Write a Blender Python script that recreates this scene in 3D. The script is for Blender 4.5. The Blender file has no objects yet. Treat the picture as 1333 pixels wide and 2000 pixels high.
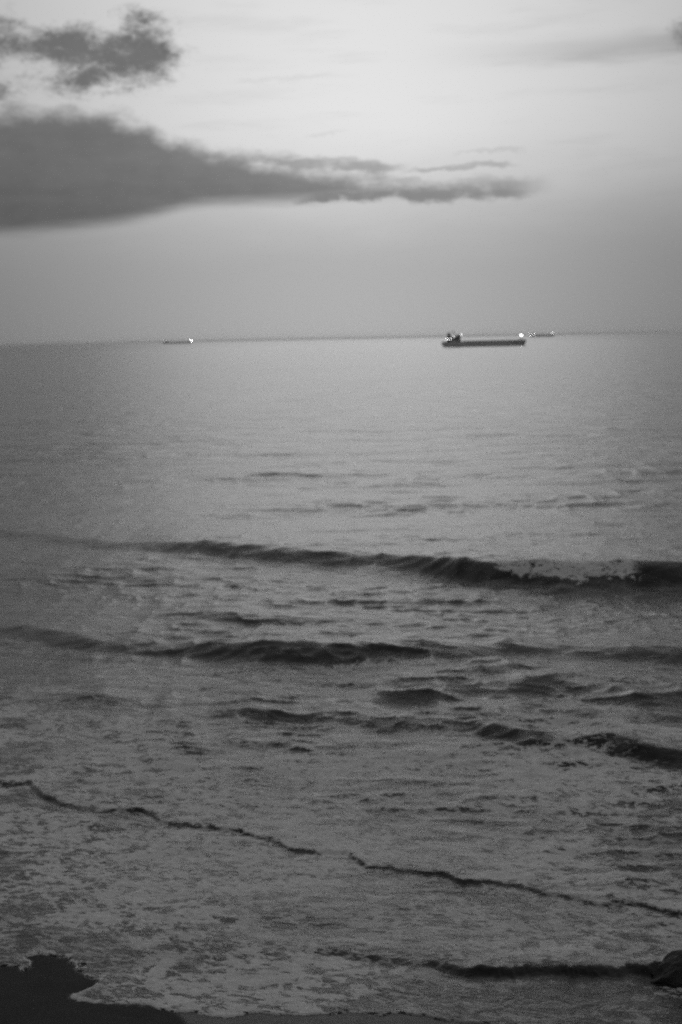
import bpy, bmesh, math
import numpy as np
from mathutils import Vector, Matrix

R = math.radians
S = bpy.context.scene
COL = S.collection

# ------------------------------------------------------------------ camera
CAM_H = 13.0
cam_d = bpy.data.cameras.new('camera')
cam = bpy.data.objects.new('camera', cam_d)
COL.objects.link(cam)
cam_d.sensor_fit = 'VERTICAL'
cam_d.sensor_height = 36.0
cam_d.lens = 50.0
cam_d.clip_start = 0.1
cam_d.clip_end = 400000.0
cam.matrix_world = (Matrix.Translation((0, 0, CAM_H))
                    @ Matrix.Rotation(math.pi / 2 - math.atan(338.5 / 2778.0), 4, 'X')
                    @ Matrix.Rotation(R(-1.08), 4, 'Z'))
cam_d.dof.use_dof = True                 # the whole photograph is a little out of focus
cam_d.dof.focus_distance = 15.0
cam_d.dof.aperture_fstop = 1.3
S.camera = cam

# ------------------------------------------------------------------ render / exposure
S.render.engine = 'CYCLES'
S.cycles.use_adaptive_sampling = True
S.cycles.adaptive_threshold = 0.025
S.cycles.adaptive_min_samples = 24
S.cycles.use_denoising = False           # leave a little grain
S.cycles.max_bounces = 4
S.cycles.diffuse_bounces = 2
S.cycles.glossy_bounces = 3
S.cycles.volume_bounces = 0
S.cycles.sample_clamp_indirect = 3.0
S.cycles.caustics_reflective = False
S.cycles.caustics_refractive = False
S.view_settings.view_transform = 'Standard'
S.view_settings.look = 'None'
S.view_settings.exposure = 0.0
S.view_settings.gamma = 1.0
S.view_settings.use_curve_mapping = False


# ------------------------------------------------------------------ node helper
class NB:
    def __init__(self, tree):
        self.t = tree
        self.n = tree.nodes
        self.l = tree.links

    def new(self, typ, **kw):
        n = self.n.new(typ)
        for k, v in kw.items():
            setattr(n, k, v)
        return n

    def put(self, sock, v):
        if isinstance(v, bpy.types.NodeSocket):
            self.l.new(v, sock)
        elif v is not None:
            sock.default_value = v

    def m(self, op, a, b=None, c=None, clamp=False):
        n = self.new('ShaderNodeMath', operation=op, use_clamp=clamp)
        self.put(n.inputs[0], a)
        if b is not None:
            self.put(n.inputs[1], b)
        if c is not None:
            self.put(n.inputs[2], c)
        return n.outputs[0]

    def add(self, a, b): return self.m('ADD', a, b)
    def sub(self, a, b): return self.m('SUBTRACT', a, b)
    def mul(self, a, b): return self.m('MULTIPLY', a, b)
    def div(self, a, b): return self.m('DIVIDE', a, b)

    def step(self, v, lo, hi, t0=0.0, t1=1.0):
        n = self.new('ShaderNodeMapRange', interpolation_type='SMOOTHSTEP')
        self.put(n.inputs['Value'], v)
        self.put(n.inputs['From Min'], lo)
        self.put(n.inputs['From Max'], hi)
        self.put(n.inputs['To Min'], t0)
        self.put(n.inputs['To Max'], t1)
        return n.outputs[0]

    def mix(self, f, a, b):          # scalar mix
        n = self.new('ShaderNodeMix', data_type='FLOAT')
        self.put(n.inputs[0], f)
        self.put(n.inputs[2], a)
        self.put(n.inputs[3], b)
        return n.outputs[0]

    def vec(self, x, y, z=0.0):
        n = self.new('ShaderNodeCombineXYZ')
        self.put(n.inputs[0], x)
        self.put(n.inputs[1], y)
        self.put(n.inputs[2], z)
        return n.outputs[0]

    def noise(self, v, scale=1.0, detail=4.0, rough=0.55, dist=0.0, lac=2.0):
        n = self.new('ShaderNodeTexNoise')
        self.put(n.inputs['Vector'], v)
        n.inputs['Scale'].default_value = scale
        n.inputs['Detail'].default_value = detail
        n.inputs['Roughness'].default_value = rough
        n.inputs['Lacunarity'].default_value = lac
        n.inputs['Distortion'].default_value = dist
        return n.outputs[0]

    def curve(self, x, pts, lo, hi, vlo, vhi):
        """piecewise smooth function of x through pts, as a float curve"""
        n = self.new('ShaderNodeFloatCurve')
        c = n.mapping.curves[0]
        q = [((a - lo) / (hi - lo), (b - vlo) / (vhi - vlo)) for a, b in pts]
        c.points[0].location = q[0]
        c.points[1].location = q[-1]
        for p in q[1:-1]:
            c.points.new(*p)
        n.mapping.update()
        u = self.m('DIVIDE', self.sub(x, lo), hi - lo, clamp=True)
        self.put(n.inputs['Value'], u)
        return self.add(self.mul(n.outputs[0], vhi - vlo), vlo)

    def rgb(self, v):
        n = self.new('ShaderNodeCombineColor')
        for i in range(3):
            self.put(n.inputs[i], v)
        return n.outputs[0]


# ------------------------------------------------------------------ sky (dusk, sun veiled low ahead)
SUN_AZ, SUN_EL = 1.0, 13.0        # degrees; azimuth from +Y towards +X
W = bpy.data.worlds.new('World')
S.world = W
W.use_nodes = True
W.node_tree.nodes.clear()
b = NB(W.node_tree)
out = b.new('ShaderNodeOutputWorld')
bg = b.new('ShaderNodeBackground')
b.l.new(bg.outputs[0], out.inputs[0])
sky = b.new('ShaderNodeTexSky', sky_type='NISHITA', sun_disc=False)
sky.sun_elevation = R(SUN_EL)
sky.sun_rotation = R(SUN_AZ)
sky.air_density = 1.0
sky.dust_density = 2.0
sky.ozone_density = 1.0
bw = b.new('ShaderNodeRGBToBW')
b.l.new(sky.outputs[0], bw.inputs[0])
tc = b.new('ShaderNodeTexCoord')
sp = b.new('ShaderNodeSeparateXYZ')
b.l.new(tc.outputs['Generated'], sp.inputs[0])
dx, dy, dz = sp.outputs
az = b.mul(b.m('ARCTAN2', dx, dy), 180 / math.pi)
el = b.mul(b.m('ARCSINE', dz), 180 / math.pi)
V = b.vec(az, el, 0.0)
SKY_GAIN = 0.17
SKY_STRENGTH = 0.10
clear = b.mul(bw.outputs[0], SKY_STRENGTH * SKY_GAIN)

n_big = b.noise(b.vec(b.mul(az, 0.10), b.mul(el, 0.35)), 1.0, 5, 0.55)
n_str = b.noise(b.vec(b.mul(az, 0.22), b.mul(b.add(el, b.mul(az, -0.02)), 1.5), 3.7), 1.0, 4, 0.6)
n_puff = b.noise(b.vec(b.mul(az, 0.75), b.mul(el, 1.1), 1.3), 1.0, 5, 0.62)

# sky colour dims outside a wide oval ahead, painting in the lens vignetting
vig_u = b.div(b.sub(dx, 0.01), b.add(0.20, b.mul(b.m('MAXIMUM', dz, 0.0), 0.55)))
vignette_f = b.mul(b.m('EXPONENT', b.mul(b.mul(vig_u, vig_u), -1.0)), b.step(dy, -0.3, 0.5))
vignette_f = b.add(0.36, b.mul(vignette_f, 0.64))
# thin even veil of high cloud over the whole sky, dimmer towards the zenith and, by the painted vignetting, to the sides
veil_col = b.mul(vignette_f,
                 b.mul(0.73, b.step(el, 14.0, 75.0, 1.0, 0.42)))
clear = b.mix(0.80, clear, veil_col)

# thin high streaks, everywhere, very faint
streak = b.mul(b.step(n_str, 0.50, 0.74), 0.07)
val = b.mul(clear, b.sub(1.0, streak))

# layer of haze that greys the lowest degrees all round the horizon
hz = b.step(b.add(el, b.mul(b.sub(n_big, 0.5), 2.2)), 9.0, 2.4)
hz_col = b.mul(vignette_f, 0.425)
val = b.mix(b.mul(hz, 0.97), val, hz_col)

# long dark wedge of cloud that reaches in from the left
wt = b.curve(az, [(-60, 10.5), (-30, 9.4), (-18.4, 8.8), (-12.86, 8.84), (-9.87, 8.92), (-8.0, 8.55), (-6.46, 8.0),
                  (-5.08, 7.45), (-3.69, 7.2), (-1.08, 6.75), (2.14, 6.2), (4.95, 5.9), (7.84, 5.6), (9, 5.3), (60, 4.0)],
             -60, 60, 0, 14)
wb = b.curve(az, [(-60, 1.8), (-30, 3.1), (-18.7, 3.75), (-13.07, 4.18), (-11.13, 4.35), (-8.56, 4.60), (-7.16, 4.88),
                  (-5.15, 5.25), (-1.12, 5.32), (0.91, 5.45), (3.94, 5.55), (7.75, 5.58), (9, 5.7), (60, 6.5)],
             -60, 60, 0, 14)
thin = b.step(az, -6.5, 3.0)                       # towards its tip the cloud frays
edge_n = b.add(b.mul(b.sub(n_puff, 0.5), 1.5), b.mul(b.sub(n_str, 0.5), b.mix(thin, 0.5, 1.2)))
top_m = b.step(b.add(b.sub(wt, el), edge_n), b.mix(thin, -0.42, -0.40), b.mix(thin, 0.62, 0.75))
bot_m = b.step(b.add(b.sub(el, wb), b.mul(b.sub(n_str, 0.5), 0.5)), -0.30, 0.48)
fray = b.step(b.add(n_str, b.mul(b.sub(6.3, el), 0.28)), b.mix(thin, -3.0, 0.38), b.mix(thin, -2.0, 0.60))
wedge = b.mul(b.mul(top_m, bot_m), fray)
warp_el = b.add(el, b.add(b.mul(b.sub(n_puff, 0.5), 0.9), b.mul(b.sub(n_str, 0.5), 0.7)))
for (a0, e0, a1, e1, th0, th1, op) in [(-2.5, 5.50, 8.5, 5.74, 0.20, 0.36, 0.95), (-4.2, 7.05, 3.0, 6.58, 0.34, 0.16, 0.75),
                                       (2.6, 6.40, 7.3, 6.62, 0.10, 0.10, 0.55), (4.6, 6.95, 7.6, 7.2, 0.06, 0.07, 0.22),
                                       (-1.2, 7.85, 0.6, 8.05, 0.05, 0.05, 0.12), (-4.0, 9.85, 0.2, 10.25, 0.08, 0.06, 0.10),
                                       (-2.2, 6.20, 4.0, 6.0, 0.22, 0.10, 0.50)]:
    u = b.m('DIVIDE', b.sub(az, a0), a1 - a0)
    cen = b.add(e0, b.mul(u, e1 - e0))
    hw = b.m('MAXIMUM', b.add(th0, b.mul(u, th1 - th0)), 0.02)
    band = b.step(b.div(b.m('ABSOLUTE', b.sub(warp_el, cen)), hw), 1.5, 0.45)
    ends = b.mul(b.step(u, -0.05, 0.18), b.step(u, 1.03, 0.82))
    wedge = b.m('MAXIMUM', wedge, b.mul(b.mul(b.mul(band, ends), op), b.step(n_puff, 0.25, 0.55, 0.45, 1.0)))
w_col = b.step(az, -16.0, 8.5, 0.112, 0.250)
w_col = b.mul(w_col, b.add(0.52, b.add(b.mul(n_big, 0.28), b.add(b.mul(n_puff, 0.36), b.mul(n_str, 0.32)))))
w_col = b.mul(w_col, b.step(b.div(b.sub(el, wb), b.sub(wt, wb)), 0.0, 1.1, 0.95, 1.18))
val = b.mix(b.mul(wedge, 0.97), val, w_col)

# broken puffs above the wedge
dens = None
for (ca, ce, ra, re, k) in [(-9.0, 10.85, 1.7, 0.85, 1.0), (-7.1, 11.0, 1.0, 0.85, 0.95), (-10.35, 11.4, 0.8, 0.5, 0.8),
                            (-12.9, 11.65, 1.0, 0.6, 0.95), (-11.7, 11.05, 1.1, 0.35, 0.6), (-7.4, 12.3, 0.7, 0.28, 0.75),
                            (-10.0, 9.9, 1.3, 0.4, 0.62), (-12.9, 9.55, 0.65, 0.4, 0.75), (-15.5, 11.0, 1.8, 1.2, 0.8),
                            (13.9, 11.05, 0.8, 0.4, 0.85), (16.5, 11.6, 1.6, 0.9, 0.9), (-20.5, 12.5, 2.2, 1.3, 0.9),
                            (23.5, 13.5, 2.4, 1.2, 0.9)]:
    u = b.div(b.sub(az, ca), ra * 1.16)
    v = b.div(b.sub(el, ce), re * 1.14)
    g = b.m('EXPONENT', b.mul(b.add(b.mul(u, u), b.mul(v, v)), -1.0))
    g = b.mul(g, k)
    dens = g if dens is None else b.add(dens, g)
n_puff3 = b.noise(b.vec(b.mul(az, 3.2), b.mul(el, 5.0), 2.2), 1.0, 3, 0.6, 0.5)
n_puff2 = b.noise(b.vec(b.mul(az, 1.0), b.mul(el, 1.6), 8.1), 1.0, 5, 0.62, 0.3)
puff = b.step(b.add(dens, b.add(b.mul(b.sub(n_puff2, 0.5), 1.9), b.mul(b.sub(n_puff3, 0.5), 0.9))), 0.06, 1.22)
puff = b.mul(puff, b.step(dens, 0.03, 0.16))
puff_col = b.mul(0.135, b.add(0.75, b.mul(n_puff, 0.55)))
val = b.mix(b.mul(puff, 0.94), val, puff_col)

# faint grey veil to the upper right
veil = b.mul(b.step(b.m('ABSOLUTE', b.sub(b.add(el, b.mul(n_str, 1.0)), b.add(11.05, b.mul(az, 0.02)))), 0.75, 0.0),
             b.step(az, 2.0, 14.0))
val = b.mul(val, b.sub(1.0, b.mul(veil, 0.26)))

# broken cloud deck higher up and all round, thicker overhead
zc = b.add(b.m('MAXIMUM', dz, 0.0), 0.10)
P = b.vec(b.div(dx, zc), b.div(dy, zc), 5.0)
n_deck = b.noise(P, 0.9, 4, 0.6, 0.2)
deck = b.mul(b.step(n_deck, 0.40, 0.62), b.step(el, 13.5, 24.0))
deck_col = b.mul(val, 0.66)
val = b.mix(b.mul(deck, 0.85), val, deck_col)
# below the horizon: nothing but the haze colour
b.l.new(b.rgb(b.div(val, SKY_STRENGTH)), bg.inputs['Color'])
bg.inputs['Strength'].default_value = SKY_STRENGTH
W.cycles.sampling_method = 'MANUAL'
W.cycles.sample_map_resolution = 512

# ------------------------------------------------------------------ sun, veiled by the cloud
sun_d = bpy.data.lights.new('sun', 'SUN')
sun_d.energy = 0.045
sun_d.angle = R(22)
sun_d.color = (1, 1, 1)
sun = bpy.data.objects.new('sun', sun_d)
COL.objects.link(sun)
sv = Vector((math.sin(R(SUN_AZ)) * math.cos(R(SUN_EL)), math.cos(R(SUN_AZ)) * math.cos(R(SUN_EL)), math.sin(R(SUN_EL))))
sun.rotation_euler = sv.to_track_quat('Z', 'Y').to_euler()
sun.location = (0, 0, 60)


# ------------------------------------------------------------------ small numpy tools
RNG = np.random.default_rng(7)


def _hash(ix, iy, seed):
    h = ((ix.astype(np.int64) + 100003) * 374761393 + (iy.astype(np.int64) + 70001) * 668265263 + (seed + 11) * 97471171) & 0xffffffff
    h = ((h ^ (h >> 15)) * 739982445) & 0xffffffff
    h = ((h ^ (h >> 13)) * 1274126177) & 0xffffffff
    h = h ^ (h >> 16)
    return (h & 0xffff).astype(np.float64) / 65535.0


def vnoise(x, y, seed=0):
    """smooth value noise, 0..1"""
    x0, y0 = np.floor(x), np.floor(y)
    fx, fy = x - x0, y - y0
    fx = fx * fx * fx * (fx * (fx * 6 - 15) + 10)
    fy = fy * fy * fy * (fy * (fy * 6 - 15) + 10)
    a, c = _hash(x0, y0, seed), _hash(x0 + 1, y0, seed)
    d, e = _hash(x0, y0 + 1, seed), _hash(x0 + 1, y0 + 1, seed)
    return (a + (c - a) * fx) * (1 - fy) + (d + (e - d) * fx) * fy


def fbm(x, y, oct=4, seed=0, gain=0.5):
    s, a, t = 0.0, 1.0, 0.0
    for o in range(oct):
        s = s + a * vnoise(x * 2 ** o + 17.3 * o, y * 2 ** o - 9.1 * o, seed + o)
        t += a
        a *= gain
    return s / t


def sstep(e0, e1, v):
    t = np.clip((v - e0) / (e1 - e0), 0, 1)
    return t * t * (3 - 2 * t)


# ------------------------------------------------------------------ the breakers: foot lines (x, y, height of the face), far to near
# each is (points, face width, back length, foam carried on the face)
WAVES = dict(
    outer=([(-60, 118, .15), (-40, 106, .22), (-23.1, 95.4, .26), (-18.2, 91.4, .24), (-14, 88.2, .20), (-11, 86.5, .44), (-6.6, 83.4, .54),
            (-3.2, 81.2, .52), (.3, 79.4, .52), (4.2, 77.2, .62), (7, 73.6, .92), (11.2, 71.2, 1.04), (17, 70.2, 1.08),
            (24, 70.4, 1.0), (34, 73, .6), (50, 80, .3)], 2.3, 9.0),
    second=([(-40, 74, .1), (-25, 68, .2), (-15.3, 62.1, .26), (-12.4, 60.0, .26), (-10.2, 58.6, .26), (-7.1, 57.2, .34), (-5.2, 55.9, .46),
             (-2.3, 54.9, .54), (-.6, 54.6, .56), (1.8, 54.6, .50), (4.6, 55.1, .40), (6.7, 55.6, .20), (8.8, 55.6, .15), (11.1, 55.1, .26),
             (13.3, 54.7, .28), (20, 54, .3), (40, 57, .2)], 1.6, 6.0),
    shoulder=([(-30, 64, 0), (-14, 58.5, .08), (-11, 57.0, .16), (-8, 56.0, .14), (-5.5, 54.6, .04), (0, 54, 0), (20, 52, 0)], 1.0, 3.0),
    ripple=([(-20, 68, .0), (-10, 65, .0), (-7.8, 64.5, .12), (-5.1, 63.6, .20), (-1.6, 63, .15), (.7, 62.4, .18), (2.9, 61.9, .10), (5, 61.5, 0), (20, 60, 0)], 1.2, 3.0),
    third=([(-20, 52, .05), (-10.6, 49.4, .18), (-8.9, 48.8, .22), (-7.6, 48.5, .16), (-5, 48.3, .06), (0, 48.1, .06), (1.2, 48.1, .18), (2.2, 48.2, .21), (3.7, 48.6, .27), (5.9, 49.3, .32),
            (7.4, 49.4, .34), (9.3, 47.9, .36), (11.3, 46.6, .34), (16, 45, .3), (30, 45, .2)], 2.0, 4.0),
    skirt=([(-20, 48, .0), (3, 47.4, .0), (5, 47.4, .10), (8, 46.6, .18), (11, 45.2, .20), (16, 43, .2), (30, 43, .1)], 1.1, 2.0),
    fourth=([(-20, 50, .0), (-8.7, 46.0, .12), (-8, 45.4, .16), (-7, 45.5, .08), (-4.8, 47.0, .11), (-3.4, 46.8, .19), (-2, 46.6, .14), (.4, 46.2, .08), (2.4, 45.6, .06), (3.8, 45.0, .10), (4.6, 44.0, .26), (5.8, 43.3, .33),
             (7.1, 43.2, .27), (8.2, 42.2, .37), (9.9, 40.8, .40), (14, 38.6, .4), (25, 37, .3)], 1.0, 3.5),
    bore=([(-30, 44, .03), (-11.2, 40.8, .05), (-9.4, 40.9, .05), (-8.9, 39.8, .05), (-8.2, 38.9, .05), (-6.8, 38.05, .05), (-5.6, 38.0, .05), (-5.1, 37.4, .05),
           (-3.8, 36.7, .05), (-2.8, 36.2, .06), (-2, 35.75, .06), (-1.6, 35.1, .05), (0, 34.5, .05), (.5, 33.6, .05), (2.1, 33.1, .05),
           (2.7, 32.6, .05), (3.9, 32.3, .05), (4.5, 31.8, .05), (5.6, 31.2, .05), (6.4, 31.0, .05), (7.5, 30.4, .05), (9, 29.8, .05), (25, 26, .03)], .15, 2.0),
    backwash=([(-6, 31.0, 0), (-4, 30.2, .0), (-3.2, 29.9, .02), (-1.3, 29.05, .02), (.2, 28.5, .04), (1.9, 27.75, .10), (3.3, 27.45, .12), (3.9, 27.5, .13), (5, 27.5, .14),
               (6, 27.6, .12), (8, 27.4, .10), (14, 26.5, .05)], .26, 1.2),
)
FAR_BANDS = [(-16, 132, 9, 2.5, .10), (22, 137, 9, 2.5, .14), (16, 112.5, 12, 2.5, .12), (24, 105, 9, 2.5, .12), (-30, 110, 8, 2.5, .1), (4, 94, 6, 2, .1), (12, 90, 6, 2, .1),
             (-12, 108, 9, 2, .08), (4, 122, 11, 2.5, .08), (-6, 158, 14, 3, .1), (20, 170, 16, 3, .1), (-34, 180, 16, 3, .1), (6, 205, 20, 4, .12)]

# water's edge: polygon of dry land (x, y), open to the shore side
SHORE = [(-30, 28.9), (-14, 28.7), (-8.21, 28.52), (-7.34, 28.49), (-7.02, 28.5), (-6.78, 28.39), (-6.65, 28.53), (-6.86, 29.14), (-6.64, 29.23),
         (-6.29, 29.14), (-5.95, 28.80), (-5.75, 28.62), (-5.5, 28.12), (-5.25, 27.87), (-5.35, 27.53), (-5.52, 27.35), (-5.68, 27.25), (-5.57, 27.04), (-5.23, 26.85),
         (-4.4, 26.73), (-3.87, 26.58), (-3.39, 26.34), (-2.33, 26.16), (-1.24, 26.22), (0.15, 26.2), (1.13, 26.04), (2.57, 25.63), (3.97, 25.24),
         (6, 24.9), (10, 24.6), (30, 24.0)]


def shore_sd(X, Y):
    """signed distance to the water's edge, positive over water"""
    wx = X + 0.42 * (fbm(X * 2.2, Y * 2.2, 5, 91, 0.5) - 0.5)
    wy = Y + 0.42 * (fbm(X * 2.2, Y * 2.2, 5, 77, 0.5) - 0.5)
    P = np.array(SHORE)
    best = np.full(X.shape, 1e9)
    inside = np.zeros(X.shape, bool)          # crossings of the ray going to +y
    for (x0, y0), (x1, y1) in zip(P[:-1], P[1:]):
        ex, ey = x1 - x0, y1 - y0
        t = np.clip(((wx - x0) * ex + (wy - y0) * ey) / (ex * ex + ey * ey), 0, 1)
        d = (wx - x0 - t * ex) ** 2 + (wy - y0 - t * ey) ** 2
        best = np.minimum(best, d)
        cond = ((x0 <= wx) & (wx < x1)) | ((x1 <= wx) & (wx < x0))
        if abs(ex) > 1e-9:
            yc = y0 + (wx - x0) / ex * ey
            inside ^= cond & (yc > wy)
    sd = np.sqrt(best)
    return np.where(inside, -sd, sd)


def mesh_grid(name, X, Y, Z, attrs, mat):
    nr, nc = X.shape
    co = np.stack([X, Y, Z], -1).reshape(-1, 3).astype(np.float32)
    i = np.arange(nr * nc).reshape(nr, nc)
    q = np.stack([i[:-1, :-1], i[:-1, 1:], i[1:, 1:], i[1:, :-1]], -1).reshape(-1).astype(np.int32)
    me = bpy.data.meshes.new(name)
    nf = (nr - 1) * (nc - 1)
    me.vertices.add(len(co))
    me.vertices.foreach_set('co', co.ravel())
    me.loops.add(nf * 4)
    me.loops.foreach_set('vertex_index', q)
    me.polygons.add(nf)
    me.polygons.foreach_set('loop_start', np.arange(0, nf * 4, 4, dtype=np.int32))
    me.polygons.foreach_set('use_smooth', np.ones(nf, bool))
    me.update(calc_edges=True)
    for k, v in attrs.items():
        a = me.attributes.new(k, 'FLOAT', 'POINT')
        a.data.foreach_set('value', v.ravel().astype(np.float32))
    me.materials.append(mat)
    o = bpy.data.objects.new(name, me)
    COL.objects.link(o)
    return o


def new_mat(name):
    m = bpy.data.materials.new(name)
    m.use_nodes = True
    m.node_tree.nodes.clear()
    nb = NB(m.node_tree)
    o = nb.new('ShaderNodeOutputMaterial')
    return m, nb, o


# ------------------------------------------------------------------ materials of the setting
def water_material():
    m, n, o = new_mat('sea water and foam')
    geo = n.new('ShaderNodeNewGeometry')
    sp = n.new('ShaderNodeSeparateXYZ')
    n.l.new(geo.outputs['Position'], sp.inputs[0])
    x, y, z = sp.outputs

    def attr(k):
        a = n.new('ShaderNodeAttribute', attribute_name=k)
        return a.outputs['Fac']
    foam, rough, fade = attr('foam'), attr('rough'), attr('fine')
    # lacework of foam: large rafts torn by smaller holes, drawn out along the crests
    xs = n.add(x, n.mul(y, 0.45))
    p1 = n.vec(n.mul(xs, 0.55), n.mul(y, 0.9), 0.0)
    p2 = n.vec(n.mul(xs, 1.7), n.mul(y, 2.6), 4.0)
    p3 = n.vec(n.mul(xs, 5.2), n.mul(y, 7.0), 9.0)
    a1 = n.noise(p1, 1.0, 3, 0.5, 0.6)
    a2 = n.noise(p2, 1.0, 4, 0.62, 0.8)
    a3 = n.noise(p3, 1.0, 3, 0.6, 0.5)
    def cen(v, k):
        return n.mul(n.sub(v, 0.5), k)
    lace = n.add(0.5, n.add(n.add(cen(a1, 0.55), cen(a2, 1.5)), cen(a3, 1.35)))
    wv = n.new('ShaderNodeTexVoronoi', feature='DISTANCE_TO_EDGE')
    wob = n.noise(n.vec(n.mul(xs, 0.9), n.mul(y, 1.1), 12.0), 1.0, 4, 0.65)
    wob2 = n.noise(n.vec(n.mul(xs, 0.9), n.mul(y, 1.1), 31.0), 1.0, 4, 0.65)
    n.put(wv.inputs['Vector'], n.vec(n.add(n.mul(xs, 1.15), n.mul(wob, 3.0)), n.add(n.mul(y, 1.9), n.mul(wob2, 3.0)), 0.0))
    wv.inputs['Scale'].default_value = 1.0
    web = n.step(wv.outputs['Distance'], 0.20, 0.0)
    lace = n.add(lace, n.mul(n.sub(web, 0.36), 0.34))
    thr = n.sub(0.70, n.mul(foam, 0.40))
    mask = n.step(lace, n.sub(thr, 0.09), n.add(thr, 0.10))
    mask = n.mul(mask, n.step(foam, 0.01, 0.12))
    # ripples finer than the mesh
    r1 = n.noise(n.vec(n.mul(xs, 1.1), n.mul(y, 1.7), 2.0), 1.0, 6, 0.68, 0.5)
    bump = n.new('ShaderNodeBump')
    bump.inputs['Strength'].default_value = 1.0
    n.put(bump.inputs['Distance'], n.mul(fade, 0.065))
    n.put(bump.inputs['Height'], r1)
    # longer ripples far out, where the sheet is too coarse to carry them
    r2 = n.noise(n.vec(n.mul(x, 0.20), n.mul(n.add(y, n.mul(x, 0.1)), 0.26), 6.0), 1.0, 5, 0.62, 0.6)
    bump_far = n.new('ShaderNodeBump')
    bump_far.inputs['Strength'].default_value = 1.0
    n.put(bump_far.inputs['Distance'], n.mul(attr('far'), 0.55))
    n.put(bump_far.inputs['Height'], r2)
    n.l.new(bump_far.outputs[0], bump.inputs['Normal'])
    water = n.new('ShaderNodeBsdfPrincipled')
    water.inputs['Base Color'].default_value = (0.022, 0.022, 0.022, 1)
    water.inputs['IOR'].default_value = 1.333
    n.put(water.inputs['Roughness'], rough)
    n.l.new(bump.outputs[0], water.inputs['Normal'])
    # foam: rough white froth, thinner froth lets the dark water through
    bump2 = n.new('ShaderNodeBump')
    bump2.inputs['Strength'].default_value = 1.0
    bump2.inputs['Distance'].default_value = 0.07
    n.put(bump2.inputs['Height'], n.add(n.mul(mask, 0.5), n.add(a2, n.mul(a3, 0.4))))
    froth = n.new('ShaderNodeBsdfPrincipled')
    n.put(froth.inputs['Base Color'], n.rgb(n.add(0.30, n.add(n.mul(a3, 0.50), n.mul(a2, 0.35)))))
    froth.inputs['Roughness'].default_value = 0.8
    froth.inputs['IOR'].default_value = 1.333
    n.l.new(bump2.outputs[0], froth.inputs['Normal'])
    mx = n.new('ShaderNodeMixShader')
    n.put(mx.inputs[0], n.mul(mask, n.step(foam, 0.20, 0.80, 0.44, 0.96)))
    n.l.new(water.outputs[0], mx.inputs[1])
    n.l.new(froth.outputs[0], mx.inputs[2])
    n.l.new(mx.outputs[0], o.inputs[0])
    return m


def sand_material():
    m, n, o = new_mat('dark damp sand')
    geo = n.new('ShaderNodeNewGeometry')
    a = n.new('ShaderNodeAttribute', attribute_name='wet')
    wet = a.outputs['Fac']
    g1 = n.noise(geo.outputs['Position'], 1.3, 6, 0.65)
    g2 = n.noise(geo.outputs['Position'], 60.0, 3, 0.6)
    col = n.mul(n.add(0.035, n.mul(g1, 0.03)), n.add(0.75, n.mul(g2, 0.5)))
    col = n.mul(col, n.mix(wet, 1.0, 1.25))
    bs = n.new('ShaderNodeBsdfPrincipled')
    n.put(bs.inputs['Base Color'], n.rgb(col))
    n.put(bs.inputs['Roughness'], n.mix(wet, 0.85, 0.5))
    n.put(bs.inputs['Specular IOR Level'], n.mix(wet, 0.15, 0.3))
    bu = n.new('ShaderNodeBump')
    bu.inputs['Strength'].default_value = 0.5
    bu.inputs['Distance'].default_value = 0.03
    n.put(bu.inputs['Height'], n.add(g1, n.mul(g2, 0.12)))
    n.l.new(bu.outputs[0], bs.inputs['Normal'])
    n.l.new(bs.outputs[0], o.inputs[0])
    return m


MAT_WATER = water_material()
MAT_SAND = sand_material()

# ------------------------------------------------------------------ the sea: one sheet from the swash to the horizon
CHOP = 0.0065
UNRES = 0.22
PX = 1422.0                                # focal length in render pixels, sets how fine the sheet must be


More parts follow.
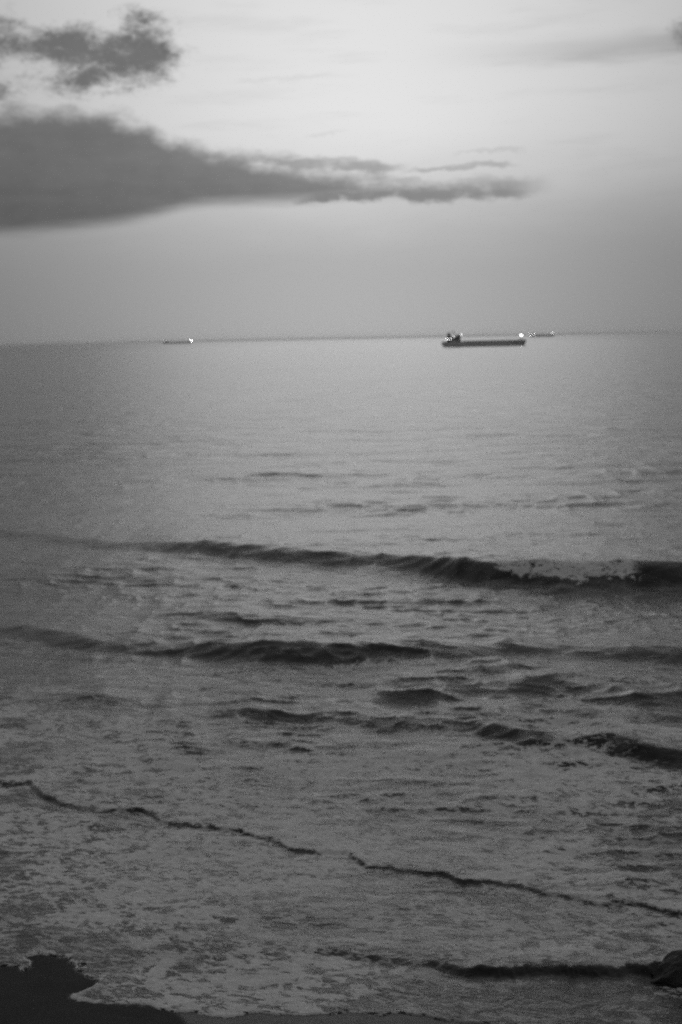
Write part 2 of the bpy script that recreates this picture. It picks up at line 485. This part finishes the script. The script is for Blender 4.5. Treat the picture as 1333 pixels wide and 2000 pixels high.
def build_sea():
    ys = [22.5]
    while ys[-1] < 90000:
        y = ys[-1]
        ys.append(y * math.exp(1.0 / (1.15 * CAM_H * PX / y + 55)))
    ys = np.array(ys)
    dens = np.linspace(-15.6, 15.6, 720)
    wing = 15.6 + np.cumsum(np.linspace(0.09, 2.4, 40))
    wing = wing[wing < 68]
    ang = np.radians(np.concatenate([-wing[::-1], dens, wing]))
    Y, T = np.meshgrid(ys, np.tan(ang), indexing='ij')
    X = Y * T
    sd = np.full(X.shape, 50.0)
    nr = int(np.searchsorted(ys, 40.0))
    sd[:nr] = shore_sd(X[:nr], Y[:nr])
    Z = np.zeros_like(X)
    # wind chop and swell, a sum of many small wave trains running to the shore
    nW = 110
    lam = np.exp(np.linspace(math.log(0.45), math.log(34.0), nW))
    lam *= RNG.uniform(0.93, 1.07, nW)
    th = RNG.normal(0, 1, nW) * (0.16 + 0.62 * np.exp(-lam / 3.0)) + 0.10
    slope = CHOP * np.where(lam > 12, (12 / lam) ** 0.8, 1.0) * np.where(lam < 1.2, 0.85, 1.0)
    calm = 0.80 + 0.5 * (fbm(X / 30 + 3, Y / 55, 3, 5) - 0.35)
    unres = np.zeros_like(X)
    nearr = sstep(26, 48, ys)
    dYr = np.gradient(ys)
    X32, Y32 = X.astype(np.float32), Y.astype(np.float32)
    warp = vnoise(X / 40, Y / 30, 40).astype(np.float32)
    for l, t, s in zip(lam, th, slope):
        k = 2 * math.pi / l
        res = sstep(2.2, 4.5, l / dYr)
        unres += ((1 - res) * s * s / 2)[:, None]
        e = int(np.searchsorted(-res, 0.0))                 # rows beyond this are too coarse for this train
        if e < 2:
            continue
        x, y = X32[:e], Y32[:e]
        ph = (k * math.sin(t)) * x - (k * math.cos(t)) * y + np.float32(RNG.uniform(0, 6.28))
        if l > 3:
            ph += 3.2 * (warp[:e] - 0.5)
        w = np.sin(ph)
        if l > 2:
            w += 0.22 * np.cos(2 * ph)        # sharper crests
        damp = (0.6 + 0.4 * nearr[:e] if l < 4 else nearr[:e]) * res[:e]
        Z[:e] += w * ((s / k) * damp)[:, None].astype(np.float32) * calm[:e]
    # short steep wavelets, sparse and patchy
    nb2 = int(np.searchsorted(ys, 2200.0))
    xw, yw = X[:nb2], Y[:nb2]
    gate = sstep(0.40, 0.66, fbm(xw / 16, yw / 11, 3, 200))
    for q, (ly, lx, am) in enumerate([(11.0, 11.0, .016), (6.0, 6.5, .024), (3.6, 4.8, .015), (1.9, 2.6, .030), (1.0, 1.4, .020), (0.52, .7, .011)]):
        res = sstep(1.3, 3.0, ly / dYr[:nb2])[:, None]
        e = int(np.searchsorted(-res[:, 0], 0.0))
        if e < 2:
            continue
        x_, y_ = xw[:e], yw[:e]
        yy = y_ + 0.12 * x_ + 0.5 * ly * fbm(x_ / (lx * 1.5), y_ / (ly * 3), 2, 210 + q)
        c1 = 1 - np.abs(2 * vnoise(x_ / lx, yy / ly, 220 + q) - 1)
        c1 = c1 ** 1.8
        g = (0.40 + 0.85 * gate[:e]) * (0.4 + 1.2 * vnoise(x_ / (lx * 2.3), y_ / (ly * 2.9), 230 + q))
        if ly > 6:                                              # the longer ones only count far out
            g = g * sstep(60, 130, y_)
        Z[:e] += am * 3.2 * c1 * g * res[:e] * ((0.75 if ly < 1.5 else 0.45) * (1 - nearr[:e]) + nearr[:e])[:, None]
    # swells too far out to be breakers
    nb_ = int(np.searchsorted(ys, 260.0))
    for (cx, cy, wx, wy, h) in FAR_BANDS:
        Xf, Yf = X[:nb_], Y[:nb_]
        yy = Yf - cy - 0.03 * (Xf - cx) - 0.8 * (fbm(Xf / 3.0, Yf * 0 + cy, 3, 31) - 0.5)
        env = np.exp(-((Xf - cx) / wx) ** 2)
        prof = np.where(yy < wy, sstep(0, wy, yy), np.exp(-(yy - wy) / (3 * wy)))
        Z[:nb_] += h * env * prof
    far_Z, full = Z, X.shape
    nb_ = int(np.searchsorted(ys, 260.0))
    Z, X, Y = far_Z[:nb_], X[:nb_], Y[:nb_]
    sd = sd[:nb_]
    foam = np.zeros_like(X)
    # ---- foam rafts, by zone
    big = fbm((X * .8 + Y * .5) / 4.2, (Y * .85 - X * .45) / 3.0, 4, 14)
    big2 = fbm(X / 2.2 + Y / 4, Y / 1.6, 4, 23)
    bore_side = sstep(-0.3, 0.3, (34.45 - 0.62 * X - Y) / 1.0)              # 1 on the shore side of the bore
    foam += 0.34 * sstep(70, 60, Y) * sstep(0.42, 0.65, big)
    foam += 0.34 * sstep(58, 50, Y)
    foam += 0.20 * sstep(47.5, 42, Y)
    foam += 0.55 * sstep(55, 38, Y) * (big - 0.5)
    foam += 0.45 * sstep(60, 40, Y) * (big2 - 0.5)
    foam -= 0.12 * bore_side
    foam -= 0.26 * np.exp(-(((X + 0.6) / 2.4) ** 2 + ((Y - 29.5 + 0.30 * X) / 0.9) ** 2))
    foam = np.maximum(foam, (0.36 + 0.25 * (big2 - 0.5)) * sstep(46, 42, Y))
    foam -= 0.20 * sstep(1.2, 4.2, X) * sstep(27.9, 27.2, Y)
    foam -= 0.5 * np.exp(-(((X + 7.0) / 0.22) ** 2 + ((Y - 29.75) / 0.42) ** 2)) * sstep(0.3, 0.6, big2 + .15)
    foam -= 0.10 * sstep(36, 27.5, Y)
    foam += 0.15 * sstep(-1.5, 1.5, X) * sstep(34.5, 32, Y) * sstep(27.5, 28.2, Y)
    foam += 0.14 * np.exp(-(((X + 3.8) / 2.0) ** 2 + ((Y - 32.0) / 1.6) ** 2))
    apron = np.exp(-(((X + 2.4) / 2.4) ** 2 + ((Y - 27.1) / 1.0) ** 2))
    foam += 0.44 * apron
    for name, (pts, wf, wb) in WAVES.items():
        P = np.array(pts)
        jit = wf * 0.30 * (fbm(X / (wf * 3.5), Y * 0 + len(name), 4, 50, 0.42) - 0.5) * 2
        jit += wf * 0.30 * (fbm(X / (wf * 0.9), Y / (wf * 1.5), 3, 60) - 0.5)
        if wf < 0.4:
            jit = jit + 0.34 * (fbm(X / 0.8, Y * 0 + 5 + len(name), 5, 52, 0.72) - 0.5) * 2
        foot = np.interp(X, P[:, 0], P[:, 1]) + jit
        h = np.interp(X, P[:, 0], P[:, 2])
        h0 = h
        hv = 0.2 if name == 'outer' else 0.35
        if wf < 0.4:
            h = h * (0.45 + 1.1 * fbm(X * 0.8, Y * 0 + 6, 3, 71))
        h = h * (1.0 - hv / 2 + hv * fbm(X / (wf * 2.6), Y * 0 + 3 + len(name), 3, 70))
        if name in ('third', 'fourth', 'ripple', 'shoulder', 'skirt'):
            weak = sstep(0.26, 0.12, h) * 0.7
            h = h * (1 - weak * sstep(0.62, 0.36, fbm(X / 2.4, Y * 0 + 11 + len(name), 3, 73)))
        d = Y - foot
        if wf < 0.4:                                            # keep the little step equally steep where its line bends
            sl = (np.interp(X + .15, P[:, 0], P[:, 1]) - np.interp(X - .15, P[:, 0], P[:, 1])) / .3
            d = d / np.sqrt(1 + np.exp(-(d / 0.8) ** 2) * sl * sl)
        t = np.clip(d / wf, 0, 1)
        up = t * t * (3 - 2 * t)
        up = 0.45 * t + 0.55 * up
        prof = np.where(d < wf, up, 0.25 * np.exp(-(d - wf) / (wb * .3)) + 0.75 * np.exp(-((d - wf) / wb) ** 2))
        h = np.where(d > wf, h0 + (h - h0) * np.exp(-np.clip(d - wf, 0, 60) / wf), h)
        trough = -0.16 * np.exp(-((d + wf * 0.5) / (wf * 0.8)) ** 2)
        Z += h * (prof + trough)
        wd = 1.0 if wf > 0.4 else 0.45 + 1.1 * fbm(X * 1.1, Y * 0 + 2, 4, 83, 0.65)      # the dark line swells and thins
        if wf > 0.4:
            onface = sstep(-0.15, 0.15, d / wf) * sstep(1.2, 0.9, d / wf)
        else:
            onface = sstep(-0.7, 0.35, d / wf) * sstep(1.9 * wd, 0.5 * wd, d / wf)
        strength = np.clip(h / 0.16, 0, 1) if wf > 0.4 else np.clip(h / 0.06, 0, 1)
        if name == 'bore':
            brk = sstep(0.28, 0.52, fbm(X * 1.6, Y * 0 + 8, 3, 81))
            foam -= 0.50 * onface * np.clip(strength * 1.4, 0, 1) * (0.45 + 0.55 * brk)
            foam -= 0.22 * np.exp(np.clip(d, -9, 0) / 0.45) * (d < 0.1) * (0.3 + brk)  # foam thinned shoreward of the step to paint in the soft shadow below it
            foam += 0.06 * np.exp(-((d - 0.5) / 0.35) ** 2)
        else:
            foam -= (0.55 if wf > 0.4 else 0.45) * onface * strength * (0.55 + 0.9 * fbm(X / (wf * 1.2), Y / (wf * .5), 3, 95))
        if name == 'outer':                                     # the crest is tumbling on the right
            sect = sstep(7.6, 8.6, X) * sstep(15.9, 14.6, X)
            lip = 0.55 + 0.36 * (fbm(X * 1.7, Y * 0, 3, 33) - 0.5) * 2 - 0.18 * sstep(10.2, 12, X)
            foam += 1.5 * sect * sstep(lip - 0.06, lip + 0.14, t) * np.exp(-np.clip(d - wf, 0, 9) / 1.0)
        if name == 'second':                                    # loops of froth sliding down the face
            foam += 0.85 * np.exp(-((X - 0.55) / 1.1) ** 2) * sstep(0.35, 0.1, t) * (d > -0.4) * (np.abs(fbm(X * 1.6, Y * 1.3, 2, 66) - 0.5) < 0.055)
        if name == 'fourth':                                    # froth drawn up the face in slanting streaks
            st = fbm((X + 0.9 * Y) * 3.0, (Y - X) * 0.5, 3, 88)
            foam += 0.45 * sstep(6.0, 6.5, X) * sstep(8.4, 7.8, X) * sstep(0.5, 0.62, st) * sstep(-1.2, 0.3, d / wf) * (d < wf)
    # the last centimetres of water: a thin tongue with a rounded, foamy edge
    edge = sstep(0.0, 0.10, sd)
    depth = sstep(0.0, 3.0, sd)
    Z = Z * (0.15 + 0.85 * depth)
    Z = Z * edge + 0.012 * edge - 0.05 * (1 - edge)
    foam += 0.5 * sstep(0.22, 0.03, np.abs(sd)) * sstep(1.5, -1, X)
    far_Z[:nb_] = Z
    foam_all = np.zeros(full)
    foam_all[:nb_] = np.clip(foam, 0, 1)
    Z, foam = far_Z, foam_all
    Y, T = np.meshgrid(ys, np.tan(ang), indexing='ij')
    X = Y * T
    Z = np.where(Y > 30000, 0, Z)
    rough = np.sqrt(np.sqrt(0.03 ** 2 + 2 * unres * UNRES))
    fine = np.clip(sstep(420, 50, Y), 0.0, 1) * (0.35 + 0.65 * calm)
    print('sea', X.shape, float(rough.min()), float(rough.max()))
    o = mesh_grid('sea', X, Y, Z, dict(foam=foam, rough=rough, fine=fine, far=sstep(70, 190, Y) * sstep(5000, 1200, Y) * (0.45 + 0.55 * calm)), MAT_WATER)
    o['kind'] = 'structure'
    return o


build_sea()


# ------------------------------------------------------------------ the beach and the bank the photographer stands on
def build_beach():
    ys = np.concatenate([np.linspace(-60, -4, 12), np.linspace(-3, 3.2, 24), np.linspace(3.6, 20, 36), np.linspace(20.4, 24.4, 30),
                         np.linspace(24.45, 30.5, 150), np.linspace(31, 60, 20)])
    xs = np.concatenate([-np.geomspace(400, 9.3, 40), np.linspace(-9.2, 9.2, 300), np.geomspace(9.3, 400, 40)])
    Y, X = np.meshgrid(ys, xs, indexing='ij')
    sd = shore_sd(X, Y)
    z_sh = np.where(sd > 0, -0.09 * sd, -0.035 * sd)
    z_sh = np.maximum(z_sh, -2.5)
    bank = 11.4 * sstep(9.5, 2.6, Y) + 0.5 * (fbm(X / 3, Y / 2, 4, 4) - 0.5) * sstep(12, 8, Y) * sstep(-2.5, 3.5, Y)
    Z = z_sh * sstep(6, 16, Y) + bank + 0.03 * (fbm(X / 0.9, Y / 0.9, 4, 6) - 0.5) * sstep(0.6, -0.3, sd)
    wetline = -3.42 + 0.5 * (26.35 - Y)
    wet = sstep(wetline - 0.04, wetline + 0.10, X + 0.12 * (fbm(X * 3, Y * 3, 3, 9) - 0.5)) * sstep(20, 23, Y)
    wet = np.maximum(wet, sstep(0.0, 0.05, sd))
    o = mesh_grid('beach', X, Y, Z, dict(wet=wet), MAT_SAND)
    o['kind'] = 'structure'
    return o


build_beach()


# ------------------------------------------------------------------ simple materials
def plain(name, col, rough=0.6, var=0.25, scale=0.5, bump=0.0):
    m, n, o = new_mat(name)
    tcn = n.new('ShaderNodeTexCoord')
    g = n.noise(tcn.outputs['Object'], scale, 5, 0.6)
    bs = n.new('ShaderNodeBsdfPrincipled')
    n.put(bs.inputs['Base Color'], n.rgb(n.mul(col, n.add(1 - var, n.mul(g, 2 * var)))))
    bs.inputs['Roughness'].default_value = rough
    if bump:
        bu = n.new('ShaderNodeBump')
        bu.inputs['Strength'].default_value = 0.7
        bu.inputs['Distance'].default_value = bump
        n.put(bu.inputs['Height'], g)
        n.l.new(bu.outputs[0], bs.inputs['Normal'])
    n.l.new(bs.outputs[0], o.inputs[0])
    return m


def glow(name, strength):
    m, n, o = new_mat(name)
    e = n.new('ShaderNodeEmission')
    e.inputs['Strength'].default_value = strength
    n.l.new(e.outputs[0], o.inputs[0])
    return m


M_HULL = plain('grey hull paint', 0.72, 0.8, 0.3, 0.15)
M_DECK = plain('deck paint', 0.05, 0.95, 0.3, 0.3)
M_WHITE = plain('off-white ship paint', 0.42, 0.5, 0.12, 0.3)
M_STEEL = plain('grey ship steel', 0.10, 0.5, 0.2, 0.5)
M_DARK = plain('sooty funnel paint', 0.03, 0.5, 0.2, 0.5)
M_GLASS = plain('dark ship glass', 0.02, 0.1, 0.1, 0.5)
M_BOAT = plain('lifeboat shell', 0.35, 0.4, 0.1, 0.5)
M_ROCK = plain('wet dark rock', 0.05, 0.75, 0.5, 3.0, 0.05)


# ------------------------------------------------------------------ mesh helpers for the ships
def bm_box(bm, x0, x1, y0, y1, z0, z1, top=None):
    """box, optionally with a smaller top (dx, dy)"""
    tx, ty = top or (0, 0)
    v = [bm.verts.new(p) for p in ((x0, y0, z0), (x1, y0, z0), (x1, y1, z0), (x0, y1, z0),
                                   (x0 + tx, y0 + ty, z1), (x1 - tx, y0 + ty, z1), (x1 - tx, y1 - ty, z1), (x0 + tx, y1 - ty, z1))]
    for f in ((3, 2, 1, 0), (4, 5, 6, 7), (0, 1, 5, 4), (1, 2, 6, 5), (2, 3, 7, 6), (3, 0, 4, 7)):
        bm.faces.new([v[i] for i in f])


def bm_pole(bm, x, y, z0, z1, r0, r1, n=8, xt=None, yt=None):
    xt = x if xt is None else xt
    yt = y if yt is None else yt
    a = [bm.verts.new((x + r0 * math.cos(2 * math.pi * i / n), y + r0 * math.sin(2 * math.pi * i / n), z0)) for i in range(n)]
    c = [bm.verts.new((xt + r1 * math.cos(2 * math.pi * i / n), yt + r1 * math.sin(2 * math.pi * i / n), z1)) for i in range(n)]
    for i in range(n):
        bm.faces.new((a[i], a[(i + 1) % n], c[(i + 1) % n], c[i]))
    bm.faces.new(a[::-1])
    bm.faces.new(c)


def put(name, bm, mat, parent):
    me = bpy.data.meshes.new(name)
    bmesh.ops.recalc_face_normals(bm, faces=bm.faces)
    bm.to_mesh(me)
    bm.free()
    me.materials.append(mat)
    o = bpy.data.objects.new(name, me)
    COL.objects.link(o)
    o.parent = parent
    return o


def hull_bm(L, B, D, draft, sheer_bow, sheer_stern):
    """lofted hull: transom stern at -L/2, raked and flared bow at +L/2"""
    bm = bmesh.new()
    st = [-.5, -.485, -.46, -.40, -.30, -.10, .15, .30, .38, .43, .465, .485, .5]
    rings = []
    for s in st:
        x = s * L
        if s < -.40:
            w = .80 + .20 * (s + .5) / .10
        elif s < .28:
            w = 1.0
        else:
            u = (s - .28) / .22
            w = max(0.02, 1 - u ** 2.2)
        dk = D + (sheer_bow * max(0, (s - .30) / .20) ** 1.6) + (sheer_stern if s < -.34 else 0)
        if s > .40:
            u = (s - .40) / .10
            dk += 0.5 * min(1, u * 4)
        bot = -draft
        if s < -.44:
            bot = -draft + (draft + D * .42) * ((-.44 - s) / .06) ** 0.9     # counter over the rudder
        rake = L * .022 * max(0, (s - .36) / .14)                             # the stem leans forward
        ww = B / 2 * w
        flare = .72 if s > .36 else 1.0
        ring = []
        for (zz, k, xo) in ((dk, 1.0, 0), (D * .5 if s > -.44 else max(D * .5, bot + .3), (1.0 + flare) / 2, -.5), (max(0.0, bot), flare, -1.0), (bot, flare * .93 if w > .1 else flare, -1.3)):
            ring.append((x + rake * xo, ww * k, zz))
        rings.append(ring)
    V = []
    for ring in rings:
        p = [bm.verts.new((x, y, z)) for x, y, z in ring]
        q = [bm.verts.new((x, -y, z)) for x, y, z in ring]
        V.append(p[::-1] + q)          # keel(+) .. deck(+) , deck(-) .. keel(-)
    n = len(V[0])
    for a, c in zip(V[:-1], V[1:]):
        for i in range(n):
            bm.faces.new((a[i], a[(i + 1) % n], c[(i + 1) % n], c[i]))
    bm.faces.new(V[0])
    bm.faces.new(V[-1][::-1])
    return bm


def lamp(parent, x, y, z, r, mat):
    bm = bmesh.new()
    bmesh.ops.create_icosphere(bm, subdivisions=1, radius=r, matrix=Matrix.Translation((x, y, z)))
    return put('deck_lamp', bm, mat, parent)


def ship(loc, head, L, B, D, draft, label, lamps, house, holds, extra_masts=True):
    """house: dict of superstructure sizes; lamps: (x, y, z, r, strength)"""
    root = bpy.data.objects.new('cargo_ship', None)
    COL.objects.link(root)
    root.location = loc
    root.rotation_euler = (0, 0, R(head))
    root['label'] = label
    root['category'] = 'ship'
    root['group'] = 'ships at anchor off the beach'
    hl = put('hull', hull_bm(L, B, D, draft, D * .10, D * .04), M_HULL, root)
    for sy in (-1, 1):
        bm = bmesh.new()
        bm_box(bm, L * .452, L * .452 + 1.2, sy * B * .20 - .25, sy * B * .20 + .25, D * .62, D * .62 + 1.6)
        put('anchor', bm, M_STEEL, hl)
    bm = bmesh.new()
    bm_box(bm, -L * .47, L * .40, -B * .47, B * .47, D - .15, D + .12)
    put('deck', bm, M_DECK, root)
    x0, x1, zt = house['x0'], house['x1'], house['top']
    # accommodation block in tiers, bridge on top
    nt = house['tiers']
    bm = bmesh.new()
    for t in range(nt):
        za, zb = D + (zt - D) * t / (nt + 1), D + (zt - D) * (t + 1) / (nt + 1)
        bm_box(bm, x0 + t * .25, x1 - t * .25, -B * (.46 - .03 * t), B * (.46 - .03 * t), za, zb)
    acc = put('accommodation_block', bm, M_WHITE, root)
    for t in range(nt):
        zc = D + (zt - D) * (t + .58) / (nt + 1)
        k = max(3, int((x1 - x0) / 1.9))
        for i in range(k):
            xc = x0 + 1 + (x1 - x0 - 2) * i / max(1, k - 1)
            bm = bmesh.new()
            yy = -B * (.46 - .03 * t)
            bm_box(bm, xc - .3, xc + .3, yy - .05, yy + .1, zc - .35, zc + .35)
            put('window', bm, M_GLASS, acc)
    zb = D + (zt - D) * nt / (nt + 1)
    bm = bmesh.new()
    bm_box(bm, x1 - 4.2, x1 + .5, -B * .40, B * .40, zb + .02, zt, top=(.2, .2))
    bm_box(bm, x1 - 3.6, x1 - .4, -B * .54, B * .54, zb + .02, zb + 1.0)
    br = put('bridge', bm, M_WHITE, root)
    for i in range(5):
        bm = bmesh.new()
        yc = -B * .32 + B * .16 * i
        bm_box(bm, x1 + .32, x1 + .60, yc - B * .06, yc + B * .06, zb + 1.2, zt - .5)
        put('window', bm, M_GLASS, br)
    # funnel
    fx, fz = house['funnel']
    bm = bmesh.new()
    bm_box(bm, fx - 2.6, fx + 2.6, -2.2, 2.2, D + .1, D + (fz - D) * .55)
    bm_box(bm, fx - 1.9, fx + 1.9, -1.6, 1.6, D + (fz - D) * .55, fz - 1.2, top=(.35, .2))
    fn = put('funnel', bm, M_DARK, root)
    for dy in (-.6, .6):
        bm = bmesh.new()
        bm_pole(bm, fx - .3, dy, fz - 1.25, fz, .38, .34)
        put('exhaust_pipe', bm, M_DARK, fn)
    # masts
    mx_, mz = house['mast']
    bm = bmesh.new()
    bm_pole(bm, mx_, 0, zb + .1, mz, .45, .22)
    bm_box(bm, mx_ - .25, mx_ + .25, -2.2, 2.2, mz - 2.6, mz - 2.2)
    bm_box(bm, mx_ - 1.2, mx_ + 1.2, -.2, .2, mz - 1.5, mz - 1.1)
    rm = put('radar_mast', bm, M_STEEL, root)
    bm = bmesh.new()
    bm_box(bm, mx_ - .3, mx_ + .3, -1.5, 1.5, mz - .95, mz - .65)
    put('radar', bm, M_WHITE, rm)
    bm = bmesh.new()
    bx, bz = house['foremast']
    bm_pole(bm, bx, 0, D + .3, bz, .42, .22)
    bm_box(bm, bx - .2, bx + .2, -1.3, 1.3, bz - 1.4, bz - 1.1)
    bm_pole(bm, bx + 1.6, .0, D + .3, bz - 2.0, .18, .14, 6, bx + .25, 0)
    put('foremast', bm, M_STEEL, root)
    # breakwater and windlass on the forecastle
    bm = bmesh.new()
    bm_box(bm, bx - 3.2, bx - 2.9, -B * .33, B * .33, D + .1, D + 1.5)
    put('breakwater', bm, M_DECK, root)
    bm = bmesh.new()
    bm_box(bm, bx - 2.2, bx - .9, -2.4, 2.4, D + .1, D + 1.3, top=(.3, .2))
    put('windlass', bm, M_STEEL, root)
    # hatch covers
    hx0, hx1 = x1 + 3, bx - 5
    wl = (hx1 - hx0) / holds
    for i in range(holds):
        bm = bmesh.new()
        bm_box(bm, hx0 + i * wl + .6, hx0 + (i + 1) * wl - .6, -B * .36, B * .36, D + .1, D + .85, top=(.25, .25))
        put('hatch_cover', bm, M_DECK, root)
    # lifeboat on davits
    for sy in (-1, 1):
        bm = bmesh.new()
        bmesh.ops.create_uvsphere(bm, u_segments=12, v_segments=8, radius=1,
                                  matrix=Matrix.Translation(((x0 + x1) / 2 - 1, sy * B * .47, D + (zt - D) * .42)) @ Matrix.Diagonal((3.2, 1.1, 1.15, 1)))
        lb = put('lifeboat', bm, M_BOAT, root)
        for dx_ in (-1.8, 1.8):
            bm = bmesh.new()
            xx = (x0 + x1) / 2 - 1 + dx_
            bm_pole(bm, xx, sy * B * .43, D + .1, D + (zt - D) * .60, .14, .12, 6, xx, sy * B * .47)
            put('davit', bm, M_STEEL, lb)
    for (x, y, z, r, st) in lamps:
        lamp(root, x, y, z, r, glow('lit deck lamp %g' % st, st))
    return root


# nearest ship: stern to the left, deckhouse aft, one strong lamp at the bow
ship((185.6, 1812.0, 0.0), 3.0, 107, 17, 6.4, 3.0, 'dark laden freighter nearest the beach, deckhouse at its left end and bright lamp at right',
     [(-48.3, -6, 10.0, .6, 8), (-44.4, -6.5, 10.0, .55, 7), (-39.5, -5.5, 12.9, .65, 8), (-30.2, -4, 15.0, .65, 8), (-35.5, -6.5, 9.9, .4, 4), (47.0, 0, 13.0, .85, 15)],
     dict(x0=-41.5, x1=-31.0, top=15.2, tiers=3, funnel=(-45.2, 18.6), mast=(-39.5, 21.0), foremast=(47.0, 12.3)), 6)
# far ships on the horizon
FAR_A = dict(x0=-86, x1=-70, top=27, tiers=4, funnel=(-91, 30), mast=(-75, 34), foremast=(95, 19))
ship((-1113.0, 9940.0, 0.0), 8.0, 204, 30, 9.5, 8.0, 'faint far ship on the horizon at left with a bright light at its right end',
     [(-89, -8, 20, 1.5, 7), (-80, -8, 27, 1.3, 5), (-74, -8, 30, 1.2, 3), (95, 0, 21.5, 2.4, 40), (95, 0, 16.5, 1.6, 12)], FAR_A, 7)
FAR_B = dict(x0=-72, x1=-58, top=24, tiers=4, funnel=(-76, 27), mast=(-62, 30), foremast=(76, 19))
ship((1412.0, 9900.0, 0.0), -6.0, 168, 26, 13.0, 7.0, 'small distant ship on the horizon behind the bow of the nearest freighter',
     [(-78, -8, 16.5, 2.2, 12), (-70, -8, 17.0, 1.6, 6), (-58, -8, 18.0, 2.4, 14), (-46, -8, 18, 1.2, 5), (72, 0, 23.0, 2.3, 9), (30, 0, 20, 1.0, 4)], FAR_B, 7)


# ------------------------------------------------------------------ rocks in the wash
def rock(loc, size, seed, label, cuts=9):
    bm = bmesh.new()
    bmesh.ops.create_icosphere(bm, subdivisions=4, radius=1.0)
    rr = np.random.default_rng(seed)
    pl = []
    for i in range(cuts):
        d = rr.normal(0, 1, 3)
        d[2] = abs(d[2]) * .7
        d /= np.linalg.norm(d)
        pl.append((Vector(d), rr.uniform(.55, .85)))
    for v in bm.verts:
        p = v.co.copy()
        for d, k in pl:
            e = p.dot(d) - k
            if e > 0:
                p -= d * e * .92
        q = np.array([[p.x * 3 + seed, p.y * 3 + p.z * 2]])
        p *= 1 + .55 * (float(fbm(q[:, 0], q[:, 1], 4, seed)[0]) - .5)
        v.co = Vector((p.x * size[0], p.y * size[1], p.z * size[2]))
    o = put('rock', bm, M_ROCK, None)
    o.location = loc
    o['label'] = label
    o['category'] = 'rock'
    return o


rock((6.85, 27.45, 0.0), (1.05, 0.5, 0.62), 5, 'black angular rock rising from the wash at the right edge')

# ------------------------------------------------------------------ sea haze
hm, hn, ho = new_mat('sea haze')
pv = hn.new('ShaderNodeVolumePrincipled')
pv.inputs['Color'].default_value = (0.95, 0.95, 0.95, 1)
pv.inputs['Density'].default_value = 1.6e-5
pv.inputs['Anisotropy'].default_value = 0.72
hn.l.new(pv.outputs[0], ho.inputs['Volume'])
bm = bmesh.new()
bm_box(bm, -260000, 260000, -200, 95000, -4.0, 42.0)
hz_o = put('haze', bm, hm, None)
hz_o['kind'] = 'stuff'
